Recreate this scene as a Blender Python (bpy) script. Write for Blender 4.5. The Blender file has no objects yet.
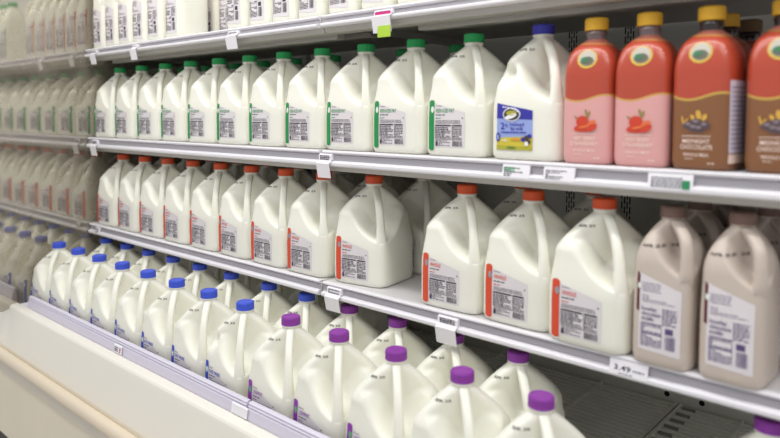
import bpy, math, random
from mathutils import Vector, Matrix
random.seed(7)
S = bpy.context.scene
COL = S.collection
ZC = 1.32                      # eye height above the floor; heights below are given relative to the eye
# ------------------------------------------------------------------ camera model
FPX, HOR, VX = 660.0, 113.0, -350.0
PIT = math.radians(3.5)
Y0 = HOR + FPX*math.tan(PIT)
YAW = math.atan(FPX/math.cos(PIT)/(390-VX))
FW = Vector((-math.sin(YAW)*math.cos(PIT), math.cos(YAW)*math.cos(PIT), -math.sin(PIT)))
RT = Vector((math.cos(YAW), math.sin(YAW), 0)); UP = RT.cross(FW)
def xat(px, py, Y):            # X of the point seen at a measured spot, at depth Y
    r = FW + RT*((px-390)/FPX) - UP*((py-Y0)/FPX)
    return r.x*Y/r.y
# ------------------------------------------------------------------ materials
def lin(c):
    return tuple(((v/255)/12.92 if v/255 <= .04045 else ((v/255+.055)/1.055)**2.4) for v in c)
MATS = {}
def mat(name, rgb, rough=.5, metal=0., spec=.5, sss=0., bump=None, vary=None, coat=0.):
    if name in MATS: return MATS[name]
    m = bpy.data.materials.new(name); m.use_nodes = True
    nt = m.node_tree; b = nt.nodes['Principled BSDF']
    b.inputs['Base Color'].default_value = (*lin(rgb), 1)
    b.inputs['Roughness'].default_value = rough
    b.inputs['Metallic'].default_value = metal
    b.inputs['Specular IOR Level'].default_value = spec
    b.inputs['Coat Weight'].default_value = coat
    if sss:
        b.inputs['Subsurface Weight'].default_value = sss
        b.inputs['Subsurface Radius'].default_value = (1., .8, .5)
        b.inputs['Subsurface Scale'].default_value = .02
    tc = None
    if vary or bump:
        tc = nt.nodes.new('ShaderNodeTexCoord')
    if vary:                    # scale, amount
        n = nt.nodes.new('ShaderNodeTexNoise'); n.inputs['Scale'].default_value = vary[0]; n.inputs['Detail'].default_value = 4
        nt.links.new(tc.outputs['Object'], n.inputs['Vector'])
        mx = nt.nodes.new('ShaderNodeMix'); mx.data_type = 'RGBA'
        c = lin(rgb); k = vary[1]
        mx.inputs[6].default_value = (*[v*(1-k) for v in c], 1); mx.inputs[7].default_value = (*[min(1, v*(1+k)) for v in c], 1)
        nt.links.new(n.outputs['Fac'], mx.inputs[0]); nt.links.new(mx.outputs[2], b.inputs['Base Color'])
    if bump:
        n = nt.nodes.new('ShaderNodeTexNoise'); n.inputs['Scale'].default_value = bump[0]; n.inputs['Detail'].default_value = 3
        nt.links.new(tc.outputs['Object'], n.inputs['Vector'])
        bp = nt.nodes.new('ShaderNodeBump'); bp.inputs['Strength'].default_value = bump[1]; bp.inputs['Distance'].default_value = .004
        nt.links.new(n.outputs['Fac'], bp.inputs['Height']); nt.links.new(bp.outputs['Normal'], b.inputs['Normal'])
    MATS[name] = m
    return m
MILK = mat('milk_jug_plastic', (238, 237, 224), .34, sss=.12, bump=(28, .18))
BEIGE = mat('chocolate_milk_plastic', (200, 187, 175), .38, sss=.1, bump=(28, .12))
CAPS = {'green': mat('cap_green', (30, 164, 86), .45), 'orange': mat('cap_orange', (218, 84, 36), .45),
        'blue': mat('cap_blue', (56, 84, 208), .45), 'purple': mat('cap_purple', (136, 50, 156), .45),
        'navy': mat('cap_navy', (58, 58, 176), .45), 'brown': mat('cap_brown', (118, 92, 82), .5),
        'gold': mat('cap_gold', (226, 176, 44), .4), 'umber': mat('cap_umber', (120, 92, 50), .4)}
INK = mat('label_ink', (62, 56, 68), .6)
PAPER = mat('label_paper', (222, 216, 218), .5)
WHITE = mat('tag_white', (238, 236, 240), .5)
STRIP = {'green': mat('strip_green', (20, 140, 70), .5), 'orange': mat('strip_orange', (216, 74, 40), .5),
         'blue': mat('strip_blue', (52, 74, 190), .5), 'purple': mat('strip_purple', (142, 48, 168), .5),
         'maroon': mat('strip_maroon', (92, 34, 40), .5)}
RAIL = mat('rail_white_plastic', (226, 224, 228), .35, vary=(5, .03))
CHANNEL = mat('rail_grey_channel', (170, 167, 173), .4, vary=(7, .05))
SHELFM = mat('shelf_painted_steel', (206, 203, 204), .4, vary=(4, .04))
UNDER_SHADE = mat('shelf_steel_shaded', (180, 177, 170), .45, vary=(4, .06))  # darker copy of the shelf steel, shade below the shelves put into its colour
BACKM = mat('case_back_steel', (226, 226, 217), .5, vary=(3, .05))
RACKM = mat('rack_grey', (244, 243, 236), .45)
PANM = mat('deck_pan', (206, 205, 196), .6, vary=(6, .1))
SLOTM = mat('slot_grey', (150, 149, 142), .7)
BLACK = mat('slot_black', (14, 13, 14), .7)
LEDGE = mat('case_front_white', (238, 234, 222), .42, vary=(3, .025), bump=(60, .04))
LIPM = mat('lip_lavender', (212, 208, 222), .4, vary=(5, .03))
BUMP = mat('bumper_beige', (222, 208, 184), .4, vary=(6, .04))
TRIM = mat('trim_grey', (206, 200, 188), .5, vary=(6, .04))
KICK = mat('lower_panel_beige', (226, 218, 198), .5, vary=(5, .05))
PLINTH = mat('plinth_dark', (62, 56, 58), .6)
FLOORM = mat('floor_vinyl', (222, 216, 206), .35, vary=(2, .06))
# ------------------------------------------------------------------ object helpers
def mesh(name, V, F, mats, MI=None, smooth=False):
    me = bpy.data.meshes.new(name)
    me.from_pydata([tuple(v) for v in V], [], F)
    for m in (mats if isinstance(mats, (list, tuple)) else [mats]): me.materials.append(m)
    if MI: me.polygons.foreach_set('material_index', MI)
    if smooth: me.polygons.foreach_set('use_smooth', [True]*len(me.polygons))
    me.update()
    return me
def fixn(me):
    import bmesh
    b = bmesh.new(); b.from_mesh(me); bmesh.ops.recalc_face_normals(b, faces=b.faces); b.to_mesh(me); b.free()
    return me
def ob(name, me, parent=None):
    o = bpy.data.objects.new(name, me); COL.objects.link(o)
    if parent: o.parent = parent
    return o
def tag(o, label=None, cat=None, group=None, kind=None):
    for k, v in (('label', label), ('category', cat), ('group', group), ('kind', kind)):
        if v: o[k] = v
    return o
def empty(name, loc, rz=0, **k):
    o = bpy.data.objects.new(name, None); COL.objects.link(o)
    o.empty_display_size = .05; o.location = loc; o.rotation_euler = (0, 0, rz)
    return tag(o, **k)
class MB:
    def __init__(s): s.V, s.F, s.M = [], [], []
    def add(s, V, F, m=0):
        n = len(s.V); s.V += [tuple(v) for v in V]; s.F += [[i+n for i in f] for f in F]; s.M += [m]*len(F); return s
    def box(s, x0, x1, y0, y1, z0, z1, m=0):
        V = [(x, y, z) for x in (x0, x1) for y in (y0, y1) for z in (z0, z1)]
        return s.add(V, [(0, 1, 3, 2), (4, 6, 7, 5), (0, 4, 5, 1), (2, 3, 7, 6), (0, 2, 6, 4), (1, 5, 7, 3)], m)
    def extr(s, pts, x0, x1, m=0):          # (y,z) outline swept along X
        n = len(pts)
        V = [(x0, *p) for p in pts] + [(x1, *p) for p in pts]
        F = [(i, (i+1) % n, n+(i+1) % n, n+i) for i in range(n)] + [list(range(n))[::-1], list(range(n, 2*n))]
        return s.add(V, F, m)
    def mesh(s, name, mats, smooth=False): return fixn(mesh(name, s.V, s.F, mats, s.M, smooth))
def bevel(o, w=.002, seg=2):
    b = o.modifiers.new('bevel', 'BEVEL'); b.width = w; b.segments = seg; b.limit_method = 'ANGLE'; b.angle_limit = math.radians(35)
    return o
def sstep(a, b, x):
    t = max(0, min(1, (x-a)/(b-a))); return t*t*(3-2*t)
def smin(a, b, k):
    h = max(0, min(1, .5+.5*(b-a)/k)); return b*(1-h)+a*h-k*h*(1-h)
# ------------------------------------------------------------------ jug shape
class Jug:
    def __init__(s, wx, wy, zs, zn, rn, H, ztop, zlo0, zlo1, cut, n=6, dent=None, pw=1.3, tap=.11):
        s.pw, s.tap = pw, tap
        s.wx, s.wy, s.zs, s.zn, s.rn, s.H, s.ztop = wx, wy, zs, zn, rn, H, ztop
        s.zlo0, s.zlo1, s.cut, s.n, s.dent = zlo0, zlo1, cut, n, dent
    def dims(s, z):
        r = .014
        b = 1 if z >= r else .91+.09*math.sqrt(max(0, 1-((r-z)/r)**2))
        bulge = 1-s.tap*sstep(.085, s.zs+.006, z)
        t = max(0, min(1, (z-s.zs)/(s.zn-s.zs)))**s.pw
        tk = t**1.5; k = s.n*(1-tk)+2*tk
        return (s.wx*b*bulge*(1-t)+s.rn*t, s.wy*b*bulge*(1-t)+s.rn*t, max(2, k))
    def pt(s, th, z):
        hx, hy, n = s.dims(z)
        c, sn = math.cos(th), math.sin(th)
        q = (abs(c)**n+abs(sn)**n)**(-1/n)
        x, y = hx*q*c, hy*q*sn
        u = (x/s.wx-y/s.wy)/math.sqrt(2)
        if u > 0 and s.cut:
            d = abs((th+math.pi/4+math.pi) % (2*math.pi)-math.pi)
            zl = s.zlo0+(s.zlo1-s.zlo0)*min(1.3, (d/math.radians(58))**2.2)
            C = 1.75-(1.75-s.cut)*sstep(zl-.018, zl+.042, z)
            C += .10*math.cos(min(1, d/1.0)*math.pi/2)*0
            u2 = smin(u, C, .06)
            f = u2/u
            x *= f; y *= f
        if s.dent:
            dx, dz, dr, amt = s.dent
            if y < 0:
                g = math.exp(-(((x-dx)/dr)**2+((z-dz)/(dr*.75))**2)*1.6)
                y += amt*g; x += amt*.25*g
        return (x, y, z)
    def fy(s, x, z):                          # depth of the front wall under a label
        hx, hy, n = s.dims(z)
        return -hy*max(.02, 1-min(.999, abs(x/hx))**n)**(1/n)
    def body(s, name, m, nt=120):
        zz = [0, .0015, .004, .008, .014]
        k = .020
        while k < s.zn: zz.append(k); k += .0036
        V, F = [], []
        zz += [s.zn]
        for z in zz:
            for i in range(nt): V.append(s.pt(2*math.pi*i/nt, z))
        for r, z in ((s.rn, s.zn+.004), (s.rn+.0016, s.zn+.0045), (s.rn+.0016, s.zn+.0065), (s.rn-.001, s.zn+.007), (s.rn-.001, s.ztop-.003), (s.rn-.003, s.ztop-.002)):
            for i in range(nt):
                a = 2*math.pi*i/nt; V.append((r*math.cos(a), r*math.sin(a), z))
        rows = len(V)//nt
        for j in range(rows-1):
            for i in range(nt):
                F.append((j*nt+i, j*nt+(i+1) % nt, (j+1)*nt+(i+1) % nt, (j+1)*nt+i))
        b = len(V); V.append((0, 0, .002)); t = len(V); V.append((0, 0, s.ztop-.002))
        for i in range(nt):
            F.append((b, (i+1) % nt, i)); F.append((t, (rows-1)*nt+i, (rows-1)*nt+(i+1) % nt))
        return mesh(name, V, F, m, smooth=True)
def catmull(P, n):
    out = []
    for i in range(len(P)-1):
        p0, p1, p2, p3 = P[max(0, i-1)], P[i], P[i+1], P[min(len(P)-1, i+2)]
        for k in range(n):
            t = k/n
            out.append([.5*(2*b+(c-a)*t+(2*a-5*b+4*c-d)*t*t+(3*b-a-3*c+d)*t**3) for a, b, c, d in zip(p0, p1, p2, p3)])
    return out+[list(P[-1])]
def handle_mesh(name, m, P, dirx, diry, ns=16):
    L = math.hypot(dirx, diry); dx, dy = dirx/L, diry/L; lx, ly = -dy, dx
    path = catmull(P, 6); V, F = [], []
    for i, (r, z, hw, hd) in enumerate(path):
        a = path[max(0, i-1)]; b = path[min(len(path)-1, i+1)]
        tr, tz = b[0]-a[0], b[1]-a[1]; l = math.hypot(tr, tz); tr, tz = tr/l, tz/l
        nr, nz = tz, -tr
        for k in range(ns):
            an = 2*math.pi*k/ns; c, s_ = math.cos(an), math.sin(an)
            q = (abs(c)**3.2+abs(s_)**3.2)**(-1/3.2)
            w, d = hw*q*c, hd*q*s_
            V.append((dx*(r+nr*d)+lx*w, dy*(r+nr*d)+ly*w, z+nz*d))
    n = len(path)
    for i in range(n-1):
        for k in range(ns): F.append((i*ns+k, i*ns+(k+1) % ns, (i+1)*ns+(k+1) % ns, (i+1)*ns+k))
    F.append(list(range(ns))); F.append([(n-1)*ns+k for k in range(ns)])
    return fixn(mesh(name, V, F, m, smooth=True))
def cap_mesh(name, r, z0, z1, m):
    V, F = [], []; nt = 72
    prof = [(r-.002, z0), (r, z0+.0005), (r, z0+.003), (r-.0008, z0+.0036), (r-.0008, z1-.003), (r-.0018, z1-.0008), (r-.0036, z1), (r-.006, z1), (r-.007, z1-.0007)]
    for j, (q, z) in enumerate(prof):
        for i in range(nt):
            a = 2*math.pi*i/nt
            k = q+(.0006 if (i % 2 and 3 <= j <= 4) else 0)
            V.append((k*math.cos(a), k*math.sin(a), z))
    for j in range(len(prof)-1):
        for i in range(nt): F.append((j*nt+i, j*nt+(i+1) % nt, (j+1)*nt+(i+1) % nt, (j+1)*nt+i))
    F.append([(len(prof)-1)*nt+i for i in range(nt)]); F.append(list(range(nt))[::-1])
    me = mesh(name, V, F, m)
    return me
# ------------------------------------------------------------------ flat artwork that is laid on a wall
def text_geo(txt, size):
    cu = bpy.data.curves.new('t', 'FONT'); cu.body = txt; cu.size = size; cu.offset = size*.012; cu.align_x = 'LEFT'; cu.resolution_u = 2
    o = bpy.data.objects.new('t', cu); COL.objects.link(o)
    dg = bpy.context.evaluated_depsgraph_get(); dg.update()
    e = o.evaluated_get(dg); me = e.to_mesh()
    V = [(v.co.x, v.co.y) for v in me.vertices]; F = [list(p.vertices) for p in me.polygons]
    e.to_mesh_clear(); bpy.data.objects.remove(o); bpy.data.curves.remove(cu)
    return V, F
class Art:                                   # 2-D pieces: (verts, faces, material, layer)
    def __init__(s): s.P = []; s.mats = []
    def mi(s, m):
        if m not in s.mats: s.mats.append(m)
        return s.mats.index(m)
    def quad(s, x0, z0, x1, z1, m, lay=1, z0b=None, z1b=None, nx=1, nz=1):
        z0b = z0 if z0b is None else z0b; z1b = z1 if z1b is None else z1b
        V = []
        for i in range(nx+1):
            f = i/nx; x = x0+(x1-x0)*f; a = z0+(z0b-z0)*f; b = z1+(z1b-z1)*f
            for j in range(nz+1): V.append((x, a+(b-a)*j/nz))
        F = [(i*(nz+1)+j, (i+1)*(nz+1)+j, (i+1)*(nz+1)+j+1, i*(nz+1)+j+1) for i in range(nx) for j in range(nz)]
        s.P.append((V, F, s.mi(m), lay)); return s
    def disc(s, x, z, rx, rz, m, lay=2, n=20, a0=0, inner=0, rot=0):
        V, F = [], []
        for i in range(n):
            a = 2*math.pi*i/n
            px, pz = rx*math.cos(a), rz*math.sin(a)
            V.append((x+px*math.cos(rot)-pz*math.sin(rot), z+px*math.sin(rot)+pz*math.cos(rot)))
        if inner:
            V += [(x+(p[0]-x)*inner, z+(p[1]-z)*inner) for p in V[:n]]
            F = [(i, (i+1) % n, n+(i+1) % n, n+i) for i in range(n)]
        else: F = [list(range(n))]
        s.P.append((V, F, s.mi(m), lay)); return s
    def poly(s, pts, m, lay=2): s.P.append((pts, [list(range(len(pts)))], s.mi(m), lay)); return s
    def text(s, txt, x, z, h, m, lay=2, width=None, center=False):
        V, F = text_geo(txt, h*1.4)
        if not V: return s
        x0 = min(v[0] for v in V); x1 = max(v[0] for v in V); k = 1
        if width: k = width/(x1-x0)
        off = -(x1-x0)*k/2 if center else 0
        s.P.append(([(x+off+(a-x0)*k, z+b) for a, b in V], F, s.mi(m), lay)); return s
    def micro(s, x0, z0, x1, z1, m, rows, lay=2, fill=.55, seed=1, slant=0):
        R = random.Random(seed); dz = (z1-z0)/rows
        for r in range(rows):
            x = x0; z = z0+dz*(r+.2)
            while x < x1-.001:
                w = min(R.uniform(.002, .007), x1-x)
                sl = slant*(x-x0)/(x1-x0)
                s.quad(x, z+sl, x+w, z+dz*fill+sl, m, lay); x += w+R.uniform(.0008, .0018)
                if R.random() < .08: break
        return s
    def bars(s, x0, z0, x1, z1, m, lay=2, seed=3):
        R = random.Random(seed); x = x0
        while x < x1:
            w = R.choice((.0005, .0005, .001, .0014)); s.quad(x, z0, min(x+w, x1), z1, m, lay); x += w+R.choice((.0005, .0007, .001))
        return s
    def wrap(s, name, fy, dx=0, dz=0, lift=.0005):
        V, F, M = [], [], []
        for pv, pf, m, lay in s.P:
            n = len(V)
            for x, z in pv:
                X, Z = x+dx, z+dz
                V.append((X, fy(X, Z)-lift*lay, Z))
            F += [[i+n for i in f] for f in pf]; M += [m]*len(pf)
        return mesh(name, V, F, s.mats, M)
GRN_DOT = mat('dot_green', (96, 176, 110), .5); GRY_DOT = mat('dot_grey', (150, 152, 160), .5); WHT_DOT = mat('dot_white', (225, 235, 225), .5)
def gallon_label(kind, head, dot, rt=.079):
    a = Art(); c = STRIP[kind]
    a.quad(-.057, .008, .024, .099, PAPER, 1, .009, rt, nx=12, nz=3)
    a.quad(-.0700, .004, -.0535, .101, c, 2, .008, .099, nx=5, nz=3)
    a.disc(-.0615, .100, .0080, .0045, c, 2); a.disc(-.0615, .006, .0080, .0045, c, 2)
    a.disc(-.0580, .085, .0042, .0068, dot, 3)
    a.text(head, -.049, .0795, .0075, c, 2, width=.0055*len(head) if len(head) < 9 else .047)
    a.micro(-.049, .0915, -.033, .094, INK, 1, seed=4, fill=.4)
    a.micro(-.049, .0725, -.025, .0765, INK, 1, seed=5, fill=.5)
    a.micro(-.049, .066, -.036, .0695, c, 1, seed=6)
    a.micro(-.049, .0565, .014, .0645, INK, 3, fill=.42, seed=8)
    for i, x in enumerate((-.049, -.029, -.006)):
        w = .019 if i < 2 else .023
        a.quad(x, .0515, x+w, .0545, INK, 2); a.micro(x, .0265, x+w, .0505, INK, 7, fill=.55, seed=10+i)
        a.quad(x-.0014, .0265, x-.0006, .0545, INK, 2)
    a.quad(-.049, .0245, .018, .0256, INK, 2)
    a.micro(-.049, .0115, -.012, .0237, INK, 4, fill=.45, seed=20)
    a.quad(-.049, .0115, -.044, .0205, INK, 3)
    a.bars(-.006, .0115, .018, .0225, INK, 2, seed=11)
    a.disc(.0185, .068, .0015, .0015, INK, 2)
    return a
def half_label(kind, purple=False):
    a = Art(); c = STRIP[kind]; ink = mat('label_ink_purple', (88, 74, 120), .6) if purple else INK
    a.quad(-.0365, .030, .0285, .152, PAPER, 1, .026, .130, nx=10, nz=3)
    sx = -.0355 if purple else -.0378
    a.quad(-.0405, .092 if purple else .034, sx, .153, c, 2, .090 if purple else .030, .150, nx=3, nz=3)
    a.disc(-.0360, .131, .0030, .0048, WHT_DOT if purple else c, 3)
    a.micro(-.031, .123, -.002, .139, ink, 4, fill=.3, seed=31)
    a.micro(-.031, .106, .022, .119, ink, 4, fill=.3, seed=32)
    if purple:
        a.text('lowfat', -.031, .0935, .006, ink, 3, width=.024); a.text('chocolate', -.031, .0855, .006, ink, 3, width=.03); a.text('milk', -.031, .0775, .006, ink, 3, width=.02)
    else: a.micro(-.031, .078, -.006, .101, ink, 5, fill=.55, seed=33)
    a.micro(.001, .074, .024, .101, ink, 8, fill=.5, seed=34)
    a.quad(-.031, .0715, .0, .0735, ink, 2); a.micro(-.031, .058, .0, .071, ink, 4, fill=.5, seed=35)
    a.quad(-.031, .0555, .0, .0575, ink, 2); a.micro(-.031, .036, .0, .055, ink, 6, fill=.5, seed=36)
    a.quad(-.0325, .036, -.0318, .0735, ink, 2); a.quad(.0, .036, .0007, .0735, ink, 2)
    a.bars(.006, .036, .022, .058, ink, 2, seed=37); a.quad(.006, .0605, .018, .070, ink, 2)
    return a
def blue_brand_label():
    a = Art()
    B = mat('brand_navy', (52, 50, 158), .45); SKY = mat('brand_sky', (148, 166, 222), .45); YEL = mat('brand_yellow', (206, 190, 60), .45)
    GRS = mat('brand_field', (172, 170, 56), .45); WH = mat('brand_white', (240, 240, 246), .45); DK = mat('brand_dark', (64, 56, 50), .5)
    x0, x1 = -.0625, .0135
    a.quad(x0, .018, x1, .104, SKY, 1, .018, .090, nx=12, nz=3)
    a.quad(x0, .076, x1, .104, B, 2, .074, .090, nx=12, nz=2)
    a.quad(x0, .018, x1, .040, YEL, 2, .018, .044, nx=12, nz=1)
    a.quad(x0, .018, x1, .026, GRS, 3, .018, .024, nx=12, nz=1)
    a.disc(-.030, .083, .0185, .0125, WH, 3); a.disc(-.030, .083, .0165, .0105, DK, 4); a.disc(-.030, .0855, .011, .0045, GRS, 5)
    a.disc(-.031, .0795, .013, .004, WH, 5, rot=.3)
    V = [(-.049+.005*i, .0955-.0016*i+.003*math.sin(i/7*3.1)) for i in range(8)]
    for (x, z) in V: a.quad(x, z, x+.0032, z+.0022, WH, 4)
    a.text('2', -.053, .056, .0125, B, 3, width=.0085); a.text('%', -.0435, .060, .006, B, 3, width=.006)
    a.text('reduced', -.034, .0625, .0062, B, 3, width=.030); a.text('fat milk', -.032, .0545, .0062, B, 3, width=.027)
    a.micro(-.052, .0485, .003, .052, B, 1, seed=51, lay=3, fill=.7)
    a.disc(-.059, .0415, .0048, .0085, B, 4); a.disc(-.059, .0415, .0028, .0052, SKY, 5)
    a.text('GAL', -.050, .034, .004, WH, 4, width=.012)
    for i, (x, z) in enumerate(((-.005, .038), (.002, .041), (.008, .044), (.006, .034))): a.disc(x, z, .005, .004, DK if i % 2 else B, 4+i % 2)
    a.disc(-.02, .0375, .012, .0022, mat('brand_orange', (214, 150, 60), .5), 4)
    a.disc(-.030, .0225, .010, .0022, mat('brand_green', (96, 130, 50), .5), 4)
    a.quad(-.001, .027, .006, .034, WH, 6)
    return a
def stamp_art(txt, w, h):
    a = Art(); a.text(txt, 0, 0, h, mat('stamp_ink', (40, 38, 42), .6), 1, width=w); return a
def stamp_mesh(name, J, txt, x0, z0, w, h, slope=0):
    # printed on the sloping shoulder of the front wall
    a = stamp_art(txt, w, h); V, F = [], []
    for pv, pf, m, lay in a.P:
        n = len(V)
        for x, z in pv:
            X, Z = x0+x, z0+z
            th = -math.pi/2
            lo, hi = math.pi*1.02, 2*math.pi-.02
            for _ in range(30):
                mid = (lo+hi)/2
                if J.pt(mid, Z)[0] < X: lo = mid
                else: hi = mid
            p = J.pt(lo, Z); e = .0008
            V.append((p[0], p[1]-e, p[2]+e))
        F += [[i+n for i in f] for f in pf]
    return mesh(name, V, F, a.mats)
# ------------------------------------------------------------------ milk jugs (prototype meshes shared by the copies)
GH = .25
G = Jug(.0752, .0752, .160, .2245, .0190, GH, GH-.006, .099, .130, .22)
GD = Jug(.0752, .0752, .160, .2245, .0190, GH, GH-.006, .099, .130, .22, dent=(-.046, .160, .024, .030))
G_BODY = G.body('milk_jug_body', MILK); GD_BODY = GD.body('milk_jug_body_dented', MILK)
HP = [(.012, .2235, .0085, .005), (.026, .2150, .0085, .007), (.044, .2000, .0085, .008), (.060, .182, .0085, .0085), (.0715, .160, .0087, .0085),
      (.0790, .135, .0095, .009), (.0830, .112, .0115, .009), (.0838, .092, .0150, .009), (.081, .070, .020, .008), (.073, .050, .022, .006)]
G_HAND = handle_mesh('milk_jug_handle', MILK, HP, 1, -1)
G_CAP = {k: cap_mesh('cap_'+k, .0208, GH-.0185, GH, m) for k, m in CAPS.items()}
G_LAB = {'green': gallon_label('green', 'REDUCED FAT', WHT_DOT).wrap('label_green', G.fy, dx=.010, dz=.009), 'orange': gallon_label('orange', 'WHOLE', GRY_DOT).wrap('label_orange', G.fy, dx=.010, dz=.006),
         'blue': gallon_label('blue', 'FAT FREE', WHT_DOT, .066).wrap('label_blue', G.fy, dx=.011, dz=.012), 'purple': gallon_label('purple', 'LOWFAT', GRN_DOT, .066).wrap('label_purple', G.fy, dx=.011, dz=.012),
         'navy': blue_brand_label().wrap('label_brand', G.fy, dx=.007)}
G_STAMP = stamp_mesh('date_stamp', G, 'APR 25', -.029, .200, .026, .0042)
HF = Jug(.0472, .0535, .158, .2270, .0172, .25, .244, .138, .160, .22, n=5, pw=2.0, tap=.04)
HF_BODY = {'white': HF.body('half_gallon_body_white', MILK, 96), 'beige': HF.body('half_gallon_body_beige', BEIGE, 96)}
HHP = [(.008, .2255, .0090, .004), (.022, .2200, .0092, .007), (.038, .2120, .0090, .008), (.0500, .199, .0088, .008), (.0545, .182, .0088, .008),
       (.0555, .164, .0092, .008), (.0548, .148, .011, .008), (.050, .130, .014, .007), (.045, .112, .016, .005)]
HF_HAND = {'white': handle_mesh('half_gallon_handle_white', MILK, HHP, .0472, -.0535), 'beige': handle_mesh('half_gallon_handle_beige', BEIGE, HHP, .0472, -.0535)}
HF_CAP = {k: cap_mesh('half_cap_'+k, .0195, .2315, .25, CAPS[k]) for k in ('green', 'orange', 'brown')}
HF_LAB = {'green': half_label('green').wrap('half_label_green', HF.fy, dz=-.014), 'orange': half_label('orange').wrap('half_label_orange', HF.fy, dz=-.014),
          'brown': half_label('maroon', True).wrap('half_label_brown', HF.fy, dx=.005, dz=-.006)}
HF_STAMP = stamp_mesh('half_date_stamp', HF, 'APR 25 25', -.032, .186, .044, .0044)
def part(name, me, root): return ob(name, me, root)
def gallon(x, y, z, kind, label, group, rz=0, dented=False, sz=1):
    r = empty('milk_jug', (x, y, ZC+z), rz, label=label, cat='milk jug', group=group)
    r.scale = (1, 1, sz)
    part('body', GD_BODY if dented else G_BODY, r); part('handle', G_HAND, r)
    part('cap', G_CAP[kind], r)['label'] = {'navy': 'dark blue'}.get(kind, kind)+' screw cap'
    part('label', G_LAB[kind], r); part('date_stamp', G_STAMP, r)
    return r
def half(x, y, z, kind, label, group, rz=0, name='half_gallon_milk_jug', cap=None):
    sz = 1 if kind == 'brown' else 1.09
    col = 'beige' if kind == 'brown' else 'white'
    r = empty(name, (x, y, ZC+z), rz, label=label, cat='milk jug', group=group)
    r.scale = (1, 1, sz)
    part('body', HF_BODY[col], r); part('handle', HF_HAND[col], r)
    cp = cap or kind
    part('cap', HF_CAP[cp], r)['label'] = cp+' screw cap'
    part('label', HF_LAB[kind], r); part('date_stamp', HF_STAMP, r)
    return r
ORD = ['first', 'second', 'third', 'fourth', 'fifth', 'sixth', 'seventh', 'eighth', 'ninth', 'tenth', 'eleventh', 'twelfth', 'thirteenth', 'fourteenth', 'fifteenth', 'sixteenth', 'seventeenth']
MIRX = -2.405
def relax(xs, d, lo=None, it=500):
    xs = list(xs)
    for _ in range(it):
        if lo is not None: xs[0] = max(xs[0], lo)
        for i in range(len(xs)-1):
            g = d-(xs[i+1]-xs[i])
            if g > 0:
                if i > 0 or lo is None: xs[i] -= g/2
                xs[i+1] += g/2 if (i > 0 or lo is None) else g
    return xs
jit = lambda d: math.radians(random.uniform(-d, d))
LO = MIRX+.078
A_T, B_T, C_T, D_T = .2263, -.0872, -.3985, -.690      # deck heights
A_E, B_E, C_E = 1.048, 1.048, 1.046                      # front edges
# second shelf (green caps)
YB = 1.141
pB = [(120, 68.4), (142, 66.6), (166.5, 64.9), (189.7, 63.2), (219, 60), (250, 57.7), (283.6, 54), (322.3, 50), (366, 46), (416, 42.3), (474, 37.7), (543.6, 30.8)]
xs = relax([xat(a, b, YB) for a, b in pB], .1515, LO)
for i, x in enumerate(xs):
    if i < 11:
        gallon(x, YB, B_T, 'green', f'front green-capped gallon on the second shelf, {ORD[i]} from the mirrored end panel', 'green-capped gallons along the second shelf', jit(1.6))
    else:
        gallon(x, YB, B_T, 'navy', 'dented gallon with dark blue cap and blue and yellow label beside pink bottles', None, math.radians(1), True, 1.018)
pB2 = [(207, 67), (236, 65), (263, 63), (295, 60), (333.6, 57), (404, 49.5), (458, 45.6)]
xb2 = [xat(a, b, 1.30) for a, b in pB2]
st = xb2[0]; ext = [st-.155*k for k in (3, 2, 1)]
xb2 = [x for x in ext if x > LO]+xb2
for i, x in enumerate(relax(xb2, .1515)):
    gallon(x, 1.30, B_T, 'green', f'green-capped gallon in the back row of the second shelf, {ORD[i]} from the mirrored end', 'green-capped gallons behind the front row', jit(1.5))
# third shelf (orange caps)
YC = 1.130
pC = [(123.6, 157), (147.4, 159.5), (168.7, 162), (191.8, 164.6), (220, 167), (252, 170), (288, 172.6), (324, 176)]
xs = relax([xat(a, b, YC) for a, b in pC]+[xat(368, 181, 1.145)-.006], .1515, LO)
xlone = xs.pop()+.008
for i, x in enumerate(xs):
    gallon(x, YC, C_T, 'orange', f'front orange-capped gallon on the third shelf, {ORD[i]} from the mirrored end panel', 'orange-capped gallons along the third shelf', jit(1.5))
gallon(xlone, 1.145, C_T, 'orange', 'turned orange-capped gallon milk jug standing left of the gap on the third shelf', 'orange-capped gallons along the third shelf', math.radians(9))
for i, (q, lb) in enumerate((((467, 190), 'orange-capped gallon milk jug just right of the gap on the third shelf'), ((535, 197), 'orange-capped gallon milk jug in the middle of three right of the third-shelf gap'),
                            ((607, 204), 'orange-capped gallon milk jug standing next to the beige jugs on the third shelf'))):
    gallon((xat(467, 190, YC), xat(535, 197, YC)-.003, -.487)[i], (YC, YC, 1.112)[i], C_T, 'orange', lb, 'orange-capped gallons along the third shelf', math.radians((1, -1, -2)[i]))
c2 = [xat(425, 180, 1.32), xat(524, 188, 1.288), xat(596, 194, 1.288)]
for i, (x, lb) in enumerate(zip(c2, ('orange-capped gallon milk jug seen at the back of the gap on the third shelf', 'orange-capped gallon milk jug behind the jug right of the third-shelf gap',
                                      'orange-capped gallon milk jug half hidden behind the jugs left of the beige jugs'))):
    gallon(x, 1.32 if i == 0 else 1.288, C_T, 'orange', lb, 'orange-capped gallons behind the front row', jit(2))
x = c2[0]-.16; i = 0
while x > LO:
    gallon(x, 1.30, C_T, 'orange', f'orange-capped gallon in the second row of the third shelf, {ORD[i]} left of the gap', 'orange-capped gallons behind the front row', jit(1.5)); x -= .156; i += 1
x = xat(389, 172, 1.478)
for i in range(3):
    gallon(x+(i-1)*.157, 1.478, C_T, 'orange', f'orange-capped gallon at the back of the third shelf, {("left", "middle", "right")[i]} of three', 'orange-capped gallons at the back wall', jit(1.5))
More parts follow.
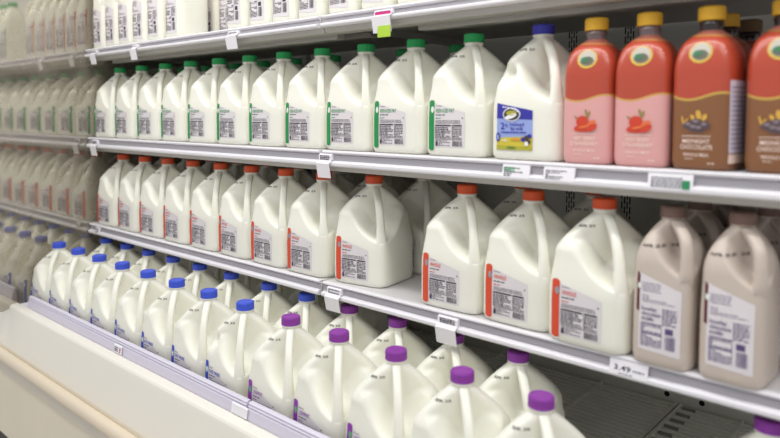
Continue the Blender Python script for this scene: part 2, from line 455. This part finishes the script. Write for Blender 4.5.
# bottom deck (blue and purple caps)
YF, YF2, YF3 = .910, 1.074, 1.232
pF = [(57, 245), (77, 251.5), (99.7, 258), (123.6, 266.6), (148, 274.6), (177, 283), (208, 293.4), (243.6, 306), (291, 318.6), (339, 333), (400, 348), (458, 370.5), (541, 394.6)]
xf = [xat(a, b, YF) for a, b in pF]
xf[:13] = relax(xf[:13], .1512, LO)
for i, x in enumerate(xf):
    if i < 8:
        lb = f'blue-capped gallon, {ORD[i]} from the mirrored end, front row of the bottom deck'
        if i == 7: lb = 'dented blue-capped gallon milk jug beside the first purple-capped jug, bottom deck front'
        gallon(x, YF, D_T, 'blue', lb, 'blue-capped gallons on the bottom deck', jit(1.2), i == 7, 1.0)
    else:
        lb = f'purple-capped gallon, {ORD[i-8]} from the blue-capped jugs, front row of bottom deck'
        gallon(x, YF, D_T, 'purple', lb, 'purple-capped gallons on the bottom deck', jit(1.2), False, 1.0)
gallon(xat(770, 426, 1.074), 1.074, D_T, 'purple', 'purple-capped gallon milk jug alone at the right, past the bare wire rack', 'purple-capped gallons in the second row', math.radians(2), False, .975)
pF2 = [(104, 240.5), (125, 246), (148.6, 253.4), (172, 260), (199.8, 266), (231.4, 274.6), (273, 284), (308, 295), (344.6, 307.6), (397, 320), (453, 334), (518, 352)]
xf2 = [xat(a, b, YF2) for a, b in pF2]; 
xf2 = relax(xf2, .1512, LO)
for i, x in enumerate(xf2):
    k = 'blue' if i < 8 else 'purple'
    if k == 'blue': lb = f'blue-capped gallon in the second row of the bottom deck, {ORD[i]} from the mirrored end'
    else: lb = f'purple-capped gallon in the second row of the bottom deck, {ORD[i-8]} from the blue caps'
    gallon(x, YF2, D_T, k, lb, f'{k}-capped gallons in the second row', jit(1.2), False, .968)
x = LO+.02
for i in range(8):
    gallon(x, YF3, D_T, 'blue', f'blue-capped gallon in the shaded third row of the deck, {ORD[i]} from the mirrored end', 'blue-capped gallons in the third row', jit(2)); x += .1545
# top shelf (half gallons)
YA = 1.118
ed = [xat(a, 25, 1.07) for a in (92.5, 103.5, 117, 132, 147, 165)]
hx = relax([e+.0475 for e in ed], .0955, MIRX+.05)
for i, x in enumerate(hx):
    half(x, YA, A_T, 'orange', f'white half gallon jug with orange label edge, top shelf, {ORD[i]} from the mirrored end', 'half gallons left of the top-shelf gap', jit(1), cap='orange')
hx2 = [xat(a, 10, 1.07)+.0475 for a in (225.5, 248, 271, 297, 327)]
hx2 = relax(hx2, .0955)
while hx2[-1] < -.75: hx2.append(hx2[-1]+.106)
for i, x in enumerate(hx2):
    half(x, YA, A_T, 'green', f'white half gallon jug with green label edge, top shelf, {ORD[i]} right of the gap', 'half gallons right of the top-shelf gap', jit(1))
for i, x in enumerate((-1.842, -1.742)):
    half(x, 1.245, A_T, 'orange', ('white half gallon jug set back in the top-shelf gap, the left one', 'white half gallon jug set back in the top-shelf gap, the right one')[i], 'half gallons set back in the gap', 0)
# beige chocolate half gallons
BX = [xat(672.8, 212, 1.090)+.001, xat(743.4, 217, 1.090)]
half(BX[0], 1.090, C_T, 'brown', 'beige chocolate milk jug beside the last orange-capped gallon, front of third shelf', 'beige chocolate milk jugs', math.radians(-1))
half(BX[1], 1.090, C_T, 'brown', 'beige chocolate milk jug with brown cap nearest the right end of the third shelf', 'beige chocolate milk jugs', math.radians(-2))
for c in range(3):
    for r_ in range(3 if c else 3):
        x = (BX[0]+.004, BX[1]+.012, BX[1]+.118)[c]; y = 1.095+.117*(r_+1)
        half(x, y, C_T, 'brown', f'shaded beige chocolate milk jug, {("left", "middle", "right")[c]} column, {ORD[r_]} behind the front beige jugs', 'beige chocolate milk jugs behind', jit(2))
# ------------------------------------------------------------------ flavoured milk bottles
class Pet(Jug):
    def dims(s, z):
        r = .016
        b = 1 if z >= r else .88+.12*math.sqrt(max(0, 1-((r-z)/r)**2))
        t = max(0, min(1, (z-s.zs)/(s.zn-s.zs)))
        t2 = 1-math.sqrt(max(0, 1-t*t)) if t < .62 else .2154+(t-.62)*.79+ (t-.62)**2*3.35
        t2 = min(1, t2)
        k = 4.2*(1-t2)+2*t2
        return (s.wx*b*(1-t2)+s.rn*t2, s.wy*b*(1-t2)+s.rn*t2, k)
PT = Pet(.0468, .0468, .150, .2205, .0168, .259, .238, 0, 0, 0)
YP = 1.103
def sleeve_mat(name, low, gold=(206, 160, 84)):
    m = bpy.data.materials.new(name); m.use_nodes = True; nt = m.node_tree; b = nt.nodes['Principled BSDF']
    N = nt.nodes.new; L = nt.links.new
    tc = N('ShaderNodeTexCoord'); sp = N('ShaderNodeSeparateXYZ'); L(tc.outputs['Object'], sp.inputs[0])
    def M(op, a, c):
        n = N('ShaderNodeMath'); n.operation = op
        for i, v in enumerate((a, c)):
            if isinstance(v, (int, float)): n.inputs[i].default_value = v
            else: L(v, n.inputs[i])
        return n.outputs[0]
    w = M('MULTIPLY', M('SINE', M('MULTIPLY', M('ADD', sp.outputs[0], -.012), 62.), 0), .0052)
    h = M('SUBTRACT', sp.outputs[2], w)
    def mix(fac, c1, c2):
        n = N('ShaderNodeMix'); n.data_type = 'RGBA'; L(fac, n.inputs[0])
        for i, c in ((6, c1), (7, c2)):
            if isinstance(c, tuple): n.inputs[i].default_value = (*lin(c), 1)
            else: L(c, n.inputs[i])
        return n.outputs[2]
    c = mix(M('GREATER_THAN', h, .114), low, gold)
    c = mix(M('GREATER_THAN', h, .1175), c, (180, 72, 50))
    tw = M('ADD', sp.outputs[2], M('MULTIPLY', sp.outputs[0], .06))
    c = mix(M('GREATER_THAN', tw, .2105), c, gold)
    c = mix(M('GREATER_THAN', tw, .2122), c, (188, 112, 96))
    L(c, b.inputs['Base Color']); b.inputs['Roughness'].default_value = .28
    b.inputs['Coat Weight'].default_value = .3; b.inputs['Coat Roughness'].default_value = .12
    return m
SL = {'pink': sleeve_mat('sleeve_strawberry', (222, 164, 160)), 'brown': sleeve_mat('sleeve_chocolate', (134, 88, 52), (200, 166, 74))}
NECK = mat('bottle_neck_clear', (116, 100, 100), .12, coat=.5)
DNECK = mat('bottle_neck_dark', (46, 36, 34), .12, coat=.5)
CREAM = mat('print_cream', (238, 214, 200), .5)
def emblem_art():
    a = Art(); GLARE = mat('emblem_glare', (196, 192, 180), .22); RING = mat('emblem_gold', (222, 186, 76), .4); DG = mat('emblem_dark', (104, 104, 88), .4); EG = mat('emblem_green', (60, 120, 82), .4)
    a.disc(.002, .184, .0180, .0165, RING, 1, 32); a.disc(.002, .1853, .0150, .0136, GLARE, 2, 28)  # pale inner disc paints the silver-white glare on the emblem
    a.disc(.002, .1805, .0118, .0076, DG, 3); a.disc(-.002, .1830, .0066, .0046, EG, 4)
    return a
def pet_art(kind):
    a = Art()
    if kind == 'pink':
        R = mat('fruit_red', (206, 66, 42), .5); R2 = mat('fruit_orange', (228, 116, 62), .5); GR = mat('fruit_leaf', (150, 132, 76), .5)
        a.disc(.004, .089, .0022, .008, GR, 2, rot=.3); a.disc(-.014, .081, .0016, .006, GR, 2, rot=.9); a.disc(.0075, .087, .002, .007, GR, 2, rot=-.4)
        a.disc(-.003, .0745, .0115, .0105, R, 3); a.disc(.0, .0635, .019, .0065, R, 3, rot=.08); a.disc(.013, .070, .0095, .0058, R2, 4, rot=.75)
        a.disc(.014, .0645, .010, .0055, R, 5, rot=.5); a.disc(-.001, .0655, .009, .0022, R2, 5, rot=.2)
        T1, T2 = 'VERY BERRY', 'STRAWBERRY'
    else:
        CH = mat('choc_chunk', (92, 78, 84), .4); CH2 = mat('choc_chunk_light', (140, 124, 128), .4); Y = mat('choc_flower', (214, 168, 72), .5)
        a.disc(.003, .087, .0042, .0075, Y, 2, rot=.2); a.disc(-.006, .083, .003, .005, Y, 2, rot=.6); a.disc(.012, .083, .0036, .0058, Y, 2, rot=-.5)
        a.disc(-.0215, .0785, .0015, .0075, Y, 2, rot=.25); a.disc(-.016, .078, .0012, .005, Y, 2, rot=-.7)
        for i, (x, z, ro) in enumerate(((-.012, .071, .3), (.0, .075, -.4), (.013, .071, .2), (.004, .0655, .9), (-.004, .067, -.2))):
            p = [(x+.0105*math.cos(ro+t)*(1 if k % 2 else .8), z+.0066*math.sin(ro+t)) for k, t in enumerate((0, 1.2, 2.2, 3.3, 4.4, 5.3))]
            a.poly(p, CH, 3+i % 3); a.poly([(x+(q[0]-x)*.5, z+.002+(q[1]-z)*.4) for q in p], CH2, 6+i % 3)
        T1, T2 = 'MIDNIGHT', 'CHOCOLATE'
    a.micro(-.022, .0525, .022, .0545, CREAM, 1, seed=61, fill=.7)
    a.text(T1, 0, .0425, .0070, CREAM, 2, width=.042, center=True)
    a.text(T2, 0, .0330, .0074, CREAM, 2, width=.050, center=True)
    a.text('WHOLE MILK', 0, .0220, .0052, CREAM, 2, width=.040, center=True)
    a.micro(-.017, .017, .017, .019, CREAM, 1, seed=63, fill=.6); a.micro(.018, .010, .028, .0125, CREAM, 1, seed=64, fill=.8)
    return a
def pet_body(m):
    b = MB(); nt = 96; zz = [0, .002, .005, .009, .016, .05, .1]
    k = .15
    while k < .2205: zz.append(k); k += .0042
    zz.append(.2205)
    V = [PT.pt(2*math.pi*i/nt, z) for z in zz for i in range(nt)]
    F = [(j*nt+i, j*nt+(i+1) % nt, (j+1)*nt+(i+1) % nt, (j+1)*nt+i) for j in range(len(zz)-1) for i in range(nt)]
    F.append(list(range(nt))[::-1])
    return mesh('bottle_sleeve', V, F, m, smooth=True)
def ring_mesh(name, prof, m, nt=48):
    V = [(r*math.cos(2*math.pi*i/nt), r*math.sin(2*math.pi*i/nt), z) for r, z in prof for i in range(nt)]
    F = [(j*nt+i, j*nt+(i+1) % nt, (j+1)*nt+(i+1) % nt, (j+1)*nt+i) for j in range(len(prof)-1) for i in range(nt)]
    return mesh(name, V, F, m, smooth=True)
P_BODY = {k: pet_body(SL[k]) for k in SL}
NPROF = [(.0168, .2190), (.0168, .2265), (.0176, .229), (.0185, .2305), (.0185, .232), (.0172, .2335), (.0172, .241)]
P_NECK = {'pink': ring_mesh('bottle_neck', NPROF, NECK), 'brown': ring_mesh('bottle_neck_choc', NPROF, DNECK)}
P_CAP = {k: cap_mesh('bottle_cap_'+k, .0205, .2365, .259, CAPS[k]) for k in ('gold', 'umber')}
P_EMB = emblem_art().wrap('bottle_emblem', PT.fy)
P_ART = {k: pet_art(k).wrap('bottle_print_'+k, PT.fy) for k in SL}
na = Art(); LILAC = mat('panel_lilac', (208, 200, 214), .5); PINK2 = mat('panel_ink', (112, 96, 140), .5)
na.quad(-.034, .028, .020, .140, LILAC, 1, nx=24, nz=2)
for k in range(14): na.quad(-.031, .035+k*.0072, .018, .0364+k*.0072, PINK2, 2, nx=20)
na.quad(-.034, .012, .020, .026, CREAM, 1, nx=24)
P_NUT = na.wrap('bottle_facts', PT.fy)
P_NUT.transform(Matrix.Rotation(math.pi/2, 4, 'Z'))
P_NUTB = P_NUT.copy(); P_NUTB.transform(Matrix.Translation((0, .010, 0)))
def bottle(x, y, kind, label, group, rz=0, cap='gold'):
    r = empty('flavored_milk_bottle', (x, y, ZC+B_T), rz, label=label, cat='bottle', group=group); r.scale = (.97, .97, .97)
    part('sleeve', P_BODY[kind], r); part('neck', P_NECK[kind], r); part('cap', P_CAP[cap], r)['label'] = 'yellow screw cap' if cap == 'gold' else 'brown screw cap'
    part('front_print', P_ART[kind], r); part('emblem', P_EMB, r); part('nutrition_panel', P_NUT if kind == 'brown' else P_NUTB, r)
    return r
PX = [xat(597, 19, YP), xat(650, 13, YP), xat(711, 7, YP), xat(777, 8, YP+.008)+.014]
PX = relax(PX, .0915); PX[2] += .002
bottle(PX[0], YP, 'pink', 'red and pink strawberry milk bottle next to the blue-labelled gallon on second shelf', 'strawberry milk bottles', math.radians(2))
bottle(PX[1], YP, 'pink', 'red and pink strawberry milk bottle next to the first brown chocolate bottle', 'strawberry milk bottles', math.radians(2))
bottle(PX[2], YP, 'brown', 'red and brown chocolate milk bottle next to the pink bottles on second shelf', 'chocolate milk bottles', math.radians(-6))
bottle(PX[3], YP+.008, 'brown', 'red and brown chocolate milk bottle cut off by the right edge of the photo', 'chocolate milk bottles')
for i, (px, py, y, cp) in enumerate(((727, 18, 1.205, 'gold'), (750, 26, 1.305, 'umber'), (737, 25, 1.41, 'umber'))):
    bottle(xat(px, py, y), y, 'brown', ('shaded bottle with yellow cap right behind the chocolate bottle beside the pink ones', 'shaded bottle with brown cap behind the gap between the two chocolate bottles', 'shaded bottle with brown cap at the back, between two other shaded bottles')[i], 'chocolate milk bottles behind', 0, cp)
bottle(PX[3]+.012, 1.225, 'brown', 'shaded chocolate milk bottle behind the bottle cut off at the right', 'chocolate milk bottles behind', 0, 'umber')
# ------------------------------------------------------------------ shelves
Z = lambda v: ZC+v
BACK_Y = 1.642
JX = -1.155; XR = .42; XL = MIRX+.002
def shelf(x0, x1, Ye, top, h, label, brace_from=None, thin=False):
    r = empty('display_shelf', ((x0+x1)/2, Ye, Z(top)), label=label, cat='shelf', group='steel shelves of the dairy case')
    ox, oy, oz = r.location
    a, b = x0-ox, x1-ox
    d = BACK_Y-Ye-.004
    m = MB()
    if thin: m.extr([(.011, -.0005), (d, -.0005), (d, -.014), (.016, -.014), (.0155, -h+.002), (.011, -h+.002)], a, b)
    else: m.extr([(.011, -.0005), (d, -.0005), (d, -.012), (.20, -.012), (.19, -.020), (.125, -.020), (.115, -h*.75), (.078, -h*.75-.004), (.072, -h-.009), (.016, -h-.012), (.011, -h+.002)], a, b)
    dk = ob('deck', m.mesh('shelf_deck', [SHELFM, UNDER_SHADE]), r)
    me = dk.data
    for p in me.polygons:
        if p.normal.z < .5: p.material_index = 1  # faces not turned upward take the shaded steel colour
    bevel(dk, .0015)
    g = .004
    m = MB(); m.extr([(.010, .0), (.002, .0), (-.0015, -.0018), (-.002, -.0045), (.0015, -.007), (.006, -.009), (.0045, -h*.60), (-.002, -h*.66), (-.0062, -h*.74), (-.0062, -h*.9), (-.003, -h*.98), (.003, -h), (.010, -h)], a+g, b-g)
    pr = ob('price_rail', m.mesh('price_rail', RAIL), r); bevel(pr, .0008)
    m = MB(); m.extr([(.0052, -.0088), (.0040, -.0098), (.0026, -h*.585), (.0040, -h*.60)], a+g, b-g)
    ob('ticket_channel', m.mesh('ticket_channel', CHANNEL), pr)
    bf = a+.03 if brace_from is None else brace_from-ox
    for k, (y0, y1, z0) in enumerate(((.085, .112, -.045), (.205, .235, -.030)) if not thin else ((.100, .125, -.030),)):
        m = MB(); m.box(bf+.02*k, b-.03, y0, y1, (z0 if thin else min(z0, -h*.75)), -.011); bevel(ob('stiffener', m.mesh('shelf_stiffener', UNDER_SHADE), r), .002)
    for e in (a+.006, b-.010):
        m = MB(); n = [(.10, -.012), (d, -.012), (d, -.034), (d-.08, -.032), (.10, -.022)]
        m.extr(n, e, e+.004); ob('bracket', m.mesh('shelf_bracket', UNDER_SHADE), r)
    return r
shelf(XL, JX-.002, A_E, A_T, .028, 'top grey steel shelf section from the mirrored end to the rail joint')
shelf(JX+.002, XR, A_E, A_T, .028, 'top grey steel shelf section to the right of the rail joint', -.93)
shelf(XL, JX-.002, B_E, B_T, .037, 'second steel shelf section under the green-capped gallons, from mirrored end to joint')
shelf(JX+.002, XR, B_E, B_T, .037, 'second steel shelf section under the bottles, right of the rail joint', -.93)
shelf(XL, JX-.002, C_E, C_T, .036, 'third steel shelf section under the tight row of orange-capped gallons', None, True)
shelf(JX+.002, XR, C_E, C_T, .036, 'third steel shelf section under the beige jugs, with a bare gap', -.93, True)
# ------------------------------------------------------------------ price tags
MAG = mat('tag_magenta', (196, 36, 120), .5); LIME = mat('tag_lime', (172, 206, 62), .5); TGREEN = mat('tag_green', (40, 130, 84), .5); TRED = mat('tag_red', (196, 52, 62), .5)
def price_tag(x, Ye, top, h, w, style, label, txt=None):
    r = empty('price_tag', (x, Ye, Z(top)), label=label, cat='price tag', group='price tags on the shelf rails')
    w *= 1.12; hw = w/2
    if style == 'clip':
        m = MB()
        m.extr([(.0075, -.0085), (.0, -.0075), (-.0045, -.010), (-.0050, -h*.62), (-.0090, -h*.72), (-.0145, -h*.80), (-.0075, -h*.80-.034), (-.0060, -h*.80-.034), (-.0125, -h*.80), (-.0072, -h*.69), (-.0035, -h*.62), (-.001, -h*.60), (.0056, -h*.58)], -hw, hw)
        ob('clip', m.mesh('tag_clip', WHITE), r)
        a = Art(); a.micro(-hw*.75, -h*.60, hw*.75, -.011, INK, 3, seed=int(abs(x)*1000), fill=.7)
        ob('print', a.wrap('tag_print', lambda X, Zz: -.0051), r)
        if style == 'clip' and txt == 'promo':
            a = Art(); a.quad(-hw*.85, -.021, hw*.9, -.012, MAG, 1); a.quad(-hw, -h*.80-.030, -hw*.45, -h*.80-.012, INK, 1)
            ob('promo_strip', a.wrap('tag_promo', lambda X, Zz: -.0062), r)['label'] = 'magenta strip'
            m = MB(); m.box(-hw*.4, hw*1.0, -.011, -.0095, -h*.80-.044, -h*.80-.020); ob('lime_card', m.mesh('lime_card', LIME), r)['label'] = 'lime green card'
    else:
        m = MB(); m.extr([(.0035, -.0065), (-.0022, -.0065), (-.0066, -h*.82), (-.0040, -h*.82)], -hw, hw)
        ob('card', m.mesh('tag_card', WHITE), r)
        fy = lambda X, Zz: -.0024-(-.0065-Zz)/(h*.82-.0065)*.0045
        a = Art()
        if txt and txt[0].isdigit():
            a.text(txt, -hw*.75, -h*.62, .0085, INK, 1, width=w*.44); a.micro(hw*.25, -h*.60, hw*.85, -h*.44, GRY_DOT, 1, seed=4)
            a.micro(-hw*.5, -h*.78, hw*.3, -h*.70, INK, 1, seed=6, fill=.4)
        else:
            a.micro(-hw*.85, -h*.76, hw*.55, -.011, INK, 5, seed=int(abs(x)*977), fill=.45)
            if txt == 'green': a.quad(hw*.55, -h*.78, hw*.9, -h*.42, TGREEN, 2)
            if txt == 'mint': a.quad(-hw*.9, -h*.5, -hw*.1, -.011, mat('tag_mint', (150, 196, 166), .5), 1)
        ob('print', a.wrap('tag_print', fy, lift=.0003), r)
    return r
tx = lambda px, py, Y: xat(px, py, Y)
price_tag(max(tx(93.5, 57, 1.04), MIRX+.03), A_E, A_T, .028, .034, 'clip', 'white price clip on the top shelf rail beside the mirrored panel')
price_tag(tx(134, 53, 1.04), A_E, A_T, .028, .034, 'clip', 'white price clip hanging from the top shelf rail under the fourth orange-edged half gallon')
price_tag(tx(232, 42, 1.04), A_E, A_T, .028, .042, 'clip', 'white price clip on the top shelf rail below the first green-edged half gallon')
price_tag(tx(382, 20, 1.04), A_E, A_T, .028, .046, 'clip', 'price clip with magenta strip and lime card on the top shelf rail', 'promo')
price_tag(max(tx(94, 149, 1.04), MIRX+.03), B_E, B_T, .037, .038, 'clip', 'white price clip on the second shelf rail beside the mirrored panel')
price_tag(tx(324, 160, 1.04), B_E, B_T, .037, .038, 'clip', 'white folded price clip hanging at the second shelf rail joint')
price_tag(tx(516, 173, 1.045), B_E, B_T, .037, .050, 'card', 'white and mint price card in the second shelf rail under the dented blue-capped gallon', 'mint')
price_tag(tx(559, 176, 1.045), B_E, B_T, .037, .052, 'card', 'plain white price card in the second shelf rail under the first pink bottle')
price_tag(tx(670, 184, 1.045), B_E, B_T, .037, .060, 'card', 'white price card with a green square under the brown chocolate bottle', 'green')
price_tag(max(tx(97, 229, 1.04), MIRX+.04), C_E, C_T, .036, .026, 'card', 'small white price card on the third shelf rail beside the mirrored panel')
price_tag(tx(333.5, 295, 1.04), C_E, C_T, .036, .042, 'clip', 'white price clip hanging at the third shelf rail joint above purple caps')
price_tag(tx(447, 328, 1.04), C_E, C_T, .036, .044, 'clip', 'white price clip hanging below the gap on the third shelf')
price_tag(tx(629, 368, 1.045), C_E, C_T, .036, .056, 'card', 'white 3.49 price card in the third shelf rail under the beige jugs', '3.49')
# ------------------------------------------------------------------ case front, deck and shell
CX0, CX1 = -3.6, 1.2
case = empty('refrigerated_case', (-1.0, .72, 0), label='long open dairy case with white front ledge and beige bumper rail', cat='display case')
ox, oy = -1.0, .72
L_Y, L_Z = .818, -.607
def cpart(name, pts, m, x0=CX0, x1=CX1, bv=.003, par=case, smooth=False):
    b = MB(); b.extr([(y-oy, Z(z)) for y, z in pts], x0-ox, x1-ox)
    o = ob(name, b.mesh('case_'+name, m, smooth), par)
    if bv: bevel(o, bv, 3)
    return o
LIPJ = -1.128
for k, (a, b) in enumerate(((MIRX+.07, LIPJ-.003), (LIPJ+.003, CX1))):
    lp = cpart('front_lip', [(L_Y-.002, L_Z), (L_Y+.004, L_Z), (L_Y+.004, D_T-.01), (L_Y-.010, D_T-.01), (L_Y-.012, L_Z-.034), (L_Y-.009, L_Z-.015), (L_Y-.0055, L_Z-.012), (L_Y-.0085, L_Z-.009), (L_Y-.0045, L_Z-.006), (L_Y-.007, L_Z-.003)], LIPM, a, b, .0006)
    lp['label'] = 'lavender plastic price lip'
cpart('ledge', [(L_Y-.012, L_Z-.034), (L_Y-.036, L_Z-.0355), (L_Y-.043, L_Z-.040), (L_Y-.066, L_Z-.165), (L_Y-.066, L_Z-.30), (L_Y+.02, L_Z-.30), (L_Y+.02, D_T-.012), (L_Y-.010, D_T-.012)], LEDGE, bv=.010)
BZ, BY, rb = -.793, .736, .0165
cpart('bumper', [(BY+rb*math.cos(t), BZ+rb*math.sin(t)*1.05) for t in [2*math.pi*k/28 for k in range(28)]], BUMP, bv=0, smooth=False)
cpart('trim_strip', [(BY+.012, BZ-.006), (BY-.002, BZ-.016), (BY+.004, BZ-.060), (BY+.012, BZ-.066), (BY+.03, BZ-.03)], TRIM, bv=.003)
cpart('lower_panel', [(BY+.014, BZ-.05), (BY+.022, -1.10), (BY+.15, -1.10), (BY+.15, BZ-.05)], KICK, bv=.004)
cpart('plinth', [(BY+.075, -1.10), (BY+.075, -ZC), (BY+.15, -ZC), (BY+.15, -1.10)], PLINTH, bv=0)
cpart('deck_pan', [(L_Y+.005, D_T-.006), (L_Y+.005, D_T-.05), (BACK_Y-.002, D_T-.05), (BACK_Y-.002, D_T-.038), (L_Y+.02, D_T-.038)], PANM, MIRX+.002, CX1, 0)
# lip tags
def lip_tag(px, py, w, label, red=False):
    Y = L_Y-.009; x = tx(px, py, Y)
    r = empty('price_tag', (x, Y, Z(L_Z)), label=label, cat='price tag', group='price tags on the shelf rails')
    m = MB(); m.extr([(-.001, -.012), (-.004, -.0145), (-.0065, -.034), (-.0048, -.034), (-.0025, -.0145)], -w/2, w/2)
    ob('card', m.mesh('lip_tag_card', WHITE), r)
    if red:
        a = Art(); a.micro(-w*.4, -.030, w*.05, -.017, INK, 3, seed=9); a.disc(w*.3, -.021, .0035, .0035, TRED, 1); a.disc(w*.3, -.028, .003, .003, TRED, 1)
        ob('print', a.wrap('lip_tag_print', lambda X, Zz: -.0040-(-.0145-Zz)*.13, lift=.0006), r)
lip_tag(119.5, 346, .042, 'small printed tag with red dots on the lavender front lip', True)
lip_tag(241, 404, .055, 'plain white tag on the lavender front lip at its joint')
# wire racks
RX = -.508
def rack(x0, x1, label, slots=False):
    r = empty('wire_rack', ((x0+x1)/2, 1.2, Z(D_T)), label=label, cat='rack', group='wire racks on the bottom deck')
    ox = (x0+x1)/2; a, b = x0-ox, x1-ox
    y0, y1 = L_Y+.008-1.2, 1.606-1.2
    m = MB(); y = y0; n = 0
    while y < y1:
        m.box(a, b, y, y+.0072, -.0065, -.0012); y += .0195
    ob('slats', m.mesh('rack_slats', RACKM), r)
    for e in (a, b-.007): m = MB(); m.box(e, e+.007, y0, y1, -.010, -.0005); ob('end_bar', m.mesh('rack_end_bar', RACKM), r)
    k = b-.19
    while k > a+.03:
        m = MB(); m.box(k-.003, k+.003, y0, y1, -.0115, -.0006); ob('crossbar', m.mesh('rack_crossbar', RACKM), r); k -= .30
    if slots:
        y = y1-.02
        while y > y1-.25:
            m = MB(); m.box(a+.010, a+.040, y-.0036, y+.0036, -.0066, -.0003); ob('slot', m.mesh('rack_slot', SLOTM), r); y -= .0390
    return r
rack(-2.405, -1.712, 'grey slatted rack under blue-capped jugs nearest the mirrored end')
rack(-1.708, RX-.002, 'grey slatted rack ending at the bare seam, under the purple-capped jugs')
rack(RX+.002, XR, 'bare grey slatted rack on the bottom deck right of the seam', True)
# back wall with rows of shelf slots
b = MB(); b.box(MIRX-.3, CX1, BACK_Y, BACK_Y+.05, 0, Z(1.1))
wall = tag(ob('wall_back', b.mesh('wall_back', BACKM)), kind='structure')
b = MB()
for gx in (-2.02, -1.87, -.812, -.660, .40, .55):
    for k, dx in enumerate((-.012, -.006, 0, .006)):
        z = -.66+(k % 2)*.012
        while z < .9:
            b.box(gx+dx*1.15-.0014, gx+dx*1.15+.0014, BACK_Y-.0006, BACK_Y+.001, Z(z), Z(z)+.019); z += .0245
ob('slots', b.mesh('wall_slots', BLACK), wall)
b = MB(); b.extr([(BACK_Y-.0015, Z(D_T)-.02), (BACK_Y-.028, Z(D_T)-.02), (BACK_Y-.028, Z(D_T)+.036), (BACK_Y-.0015, Z(D_T)+.052)], MIRX+.003, CX1)
riser = tag(ob('trim_1', b.mesh('trim_back_riser', BACKM)), kind='structure')
b = MB()
hx0 = [xat(667, 392, BACK_Y-.028), xat(702, 402, BACK_Y-.028)]
for hxx in hx0:
    n = 18; V = [(hxx+.0065*math.cos(2*math.pi*i/n), BACK_Y-.0286, Z(D_T)+.010+.0065*math.sin(2*math.pi*i/n)) for i in range(n)]
    b.add(V, [list(range(n))])
ob('holes', b.mesh('riser_holes', BLACK), riser)
# mirrored end panel (hazy polished sheet)
mm = bpy.data.materials.new('hazy_mirror'); mm.use_nodes = True; nt = mm.node_tree
pb = nt.nodes['Principled BSDF']; pb.inputs['Base Color'].default_value = (.52, .50, .45, 1); pb.inputs['Metallic'].default_value = 1; pb.inputs['Roughness'].default_value = .045
df = nt.nodes.new('ShaderNodeBsdfDiffuse'); df.inputs['Color'].default_value = (*lin((176, 168, 152)), 1)
tc = nt.nodes.new('ShaderNodeTexCoord'); nz = nt.nodes.new('ShaderNodeTexNoise'); nz.inputs['Scale'].default_value = 9; nz.inputs['Detail'].default_value = 5
nt.links.new(tc.outputs['Object'], nz.inputs['Vector'])
mr = nt.nodes.new('ShaderNodeMapRange'); mr.inputs[1].default_value = .35; mr.inputs[2].default_value = .75; mr.inputs[3].default_value = .2; mr.inputs[4].default_value = .42
nt.links.new(nz.outputs['Fac'], mr.inputs[0])
ms = nt.nodes.new('ShaderNodeMixShader'); nt.links.new(mr.outputs[0], ms.inputs[0]); nt.links.new(pb.outputs[0], ms.inputs[1]); nt.links.new(df.outputs[0], ms.inputs[2])
nt.links.new(ms.outputs[0], nt.nodes['Material Output'].inputs[0])
b = MB(); b.extr([(.755, Z(-.662)), (.803, Z(-.646)), (BACK_Y-.001, Z(-.646)), (BACK_Y-.001, Z(1.0)), (.70, Z(1.0)), (.70, Z(-.45)), (.70, Z(-.655))], MIRX-.006, MIRX)
tag(ob('wall_left', b.mesh('wall_left', mm)), kind='structure')
b = MB(); b.box(-4.5, 3, -3, BACK_Y, -.02, 0)
tag(ob('floor', b.mesh('floor', FLOORM)), kind='structure')
# ------------------------------------------------------------------ light
W = bpy.data.worlds.new('store'); S.world = W; W.use_nodes = True
bg = W.node_tree.nodes['Background']; bg.inputs[0].default_value = (.95, .95, 1.0, 1); bg.inputs[1].default_value = 1.02
def area(name, loc, rot, sx, sy, power, col=(1, .995, .97)):
    l = bpy.data.lights.new(name, 'AREA'); l.shape = 'RECTANGLE'; l.size = sx; l.size_y = sy; l.energy = power; l.color = col
    o = bpy.data.objects.new(name, l); COL.objects.link(o); o.location = loc; o.rotation_euler = rot
    return o
for i, x in enumerate((-4.0, -1.4, 1.2)):
    area('ceiling_light', (x, -.5, Z(1.9)), (math.radians(22), 0, 0), 2.2, .5, 26)
area('canopy_light', (-1.0, .72, Z(.95)), (math.radians(12), 0, 0), 4.2, .12, 34)
# ------------------------------------------------------------------ camera
cam = bpy.data.cameras.new('camera'); co = bpy.data.objects.new('camera', cam); COL.objects.link(co)
co.location = (0, 0, ZC); co.rotation_euler = (math.pi/2-PIT, 0, YAW)
cam.sensor_width = 36; cam.lens = 36*FPX/780; cam.shift_y = -(219-Y0)/780
cam.clip_start = .02
cam.dof.use_dof = True; cam.dof.focus_distance = 1.62; cam.dof.aperture_fstop = 2.4
S.camera = co
S.view_settings.view_transform = 'Standard'; S.view_settings.look = 'None'; S.view_settings.gamma = 1; S.cycles.diffuse_bounces = 8; S.cycles.max_bounces = 12
S.view_settings.exposure = -.76
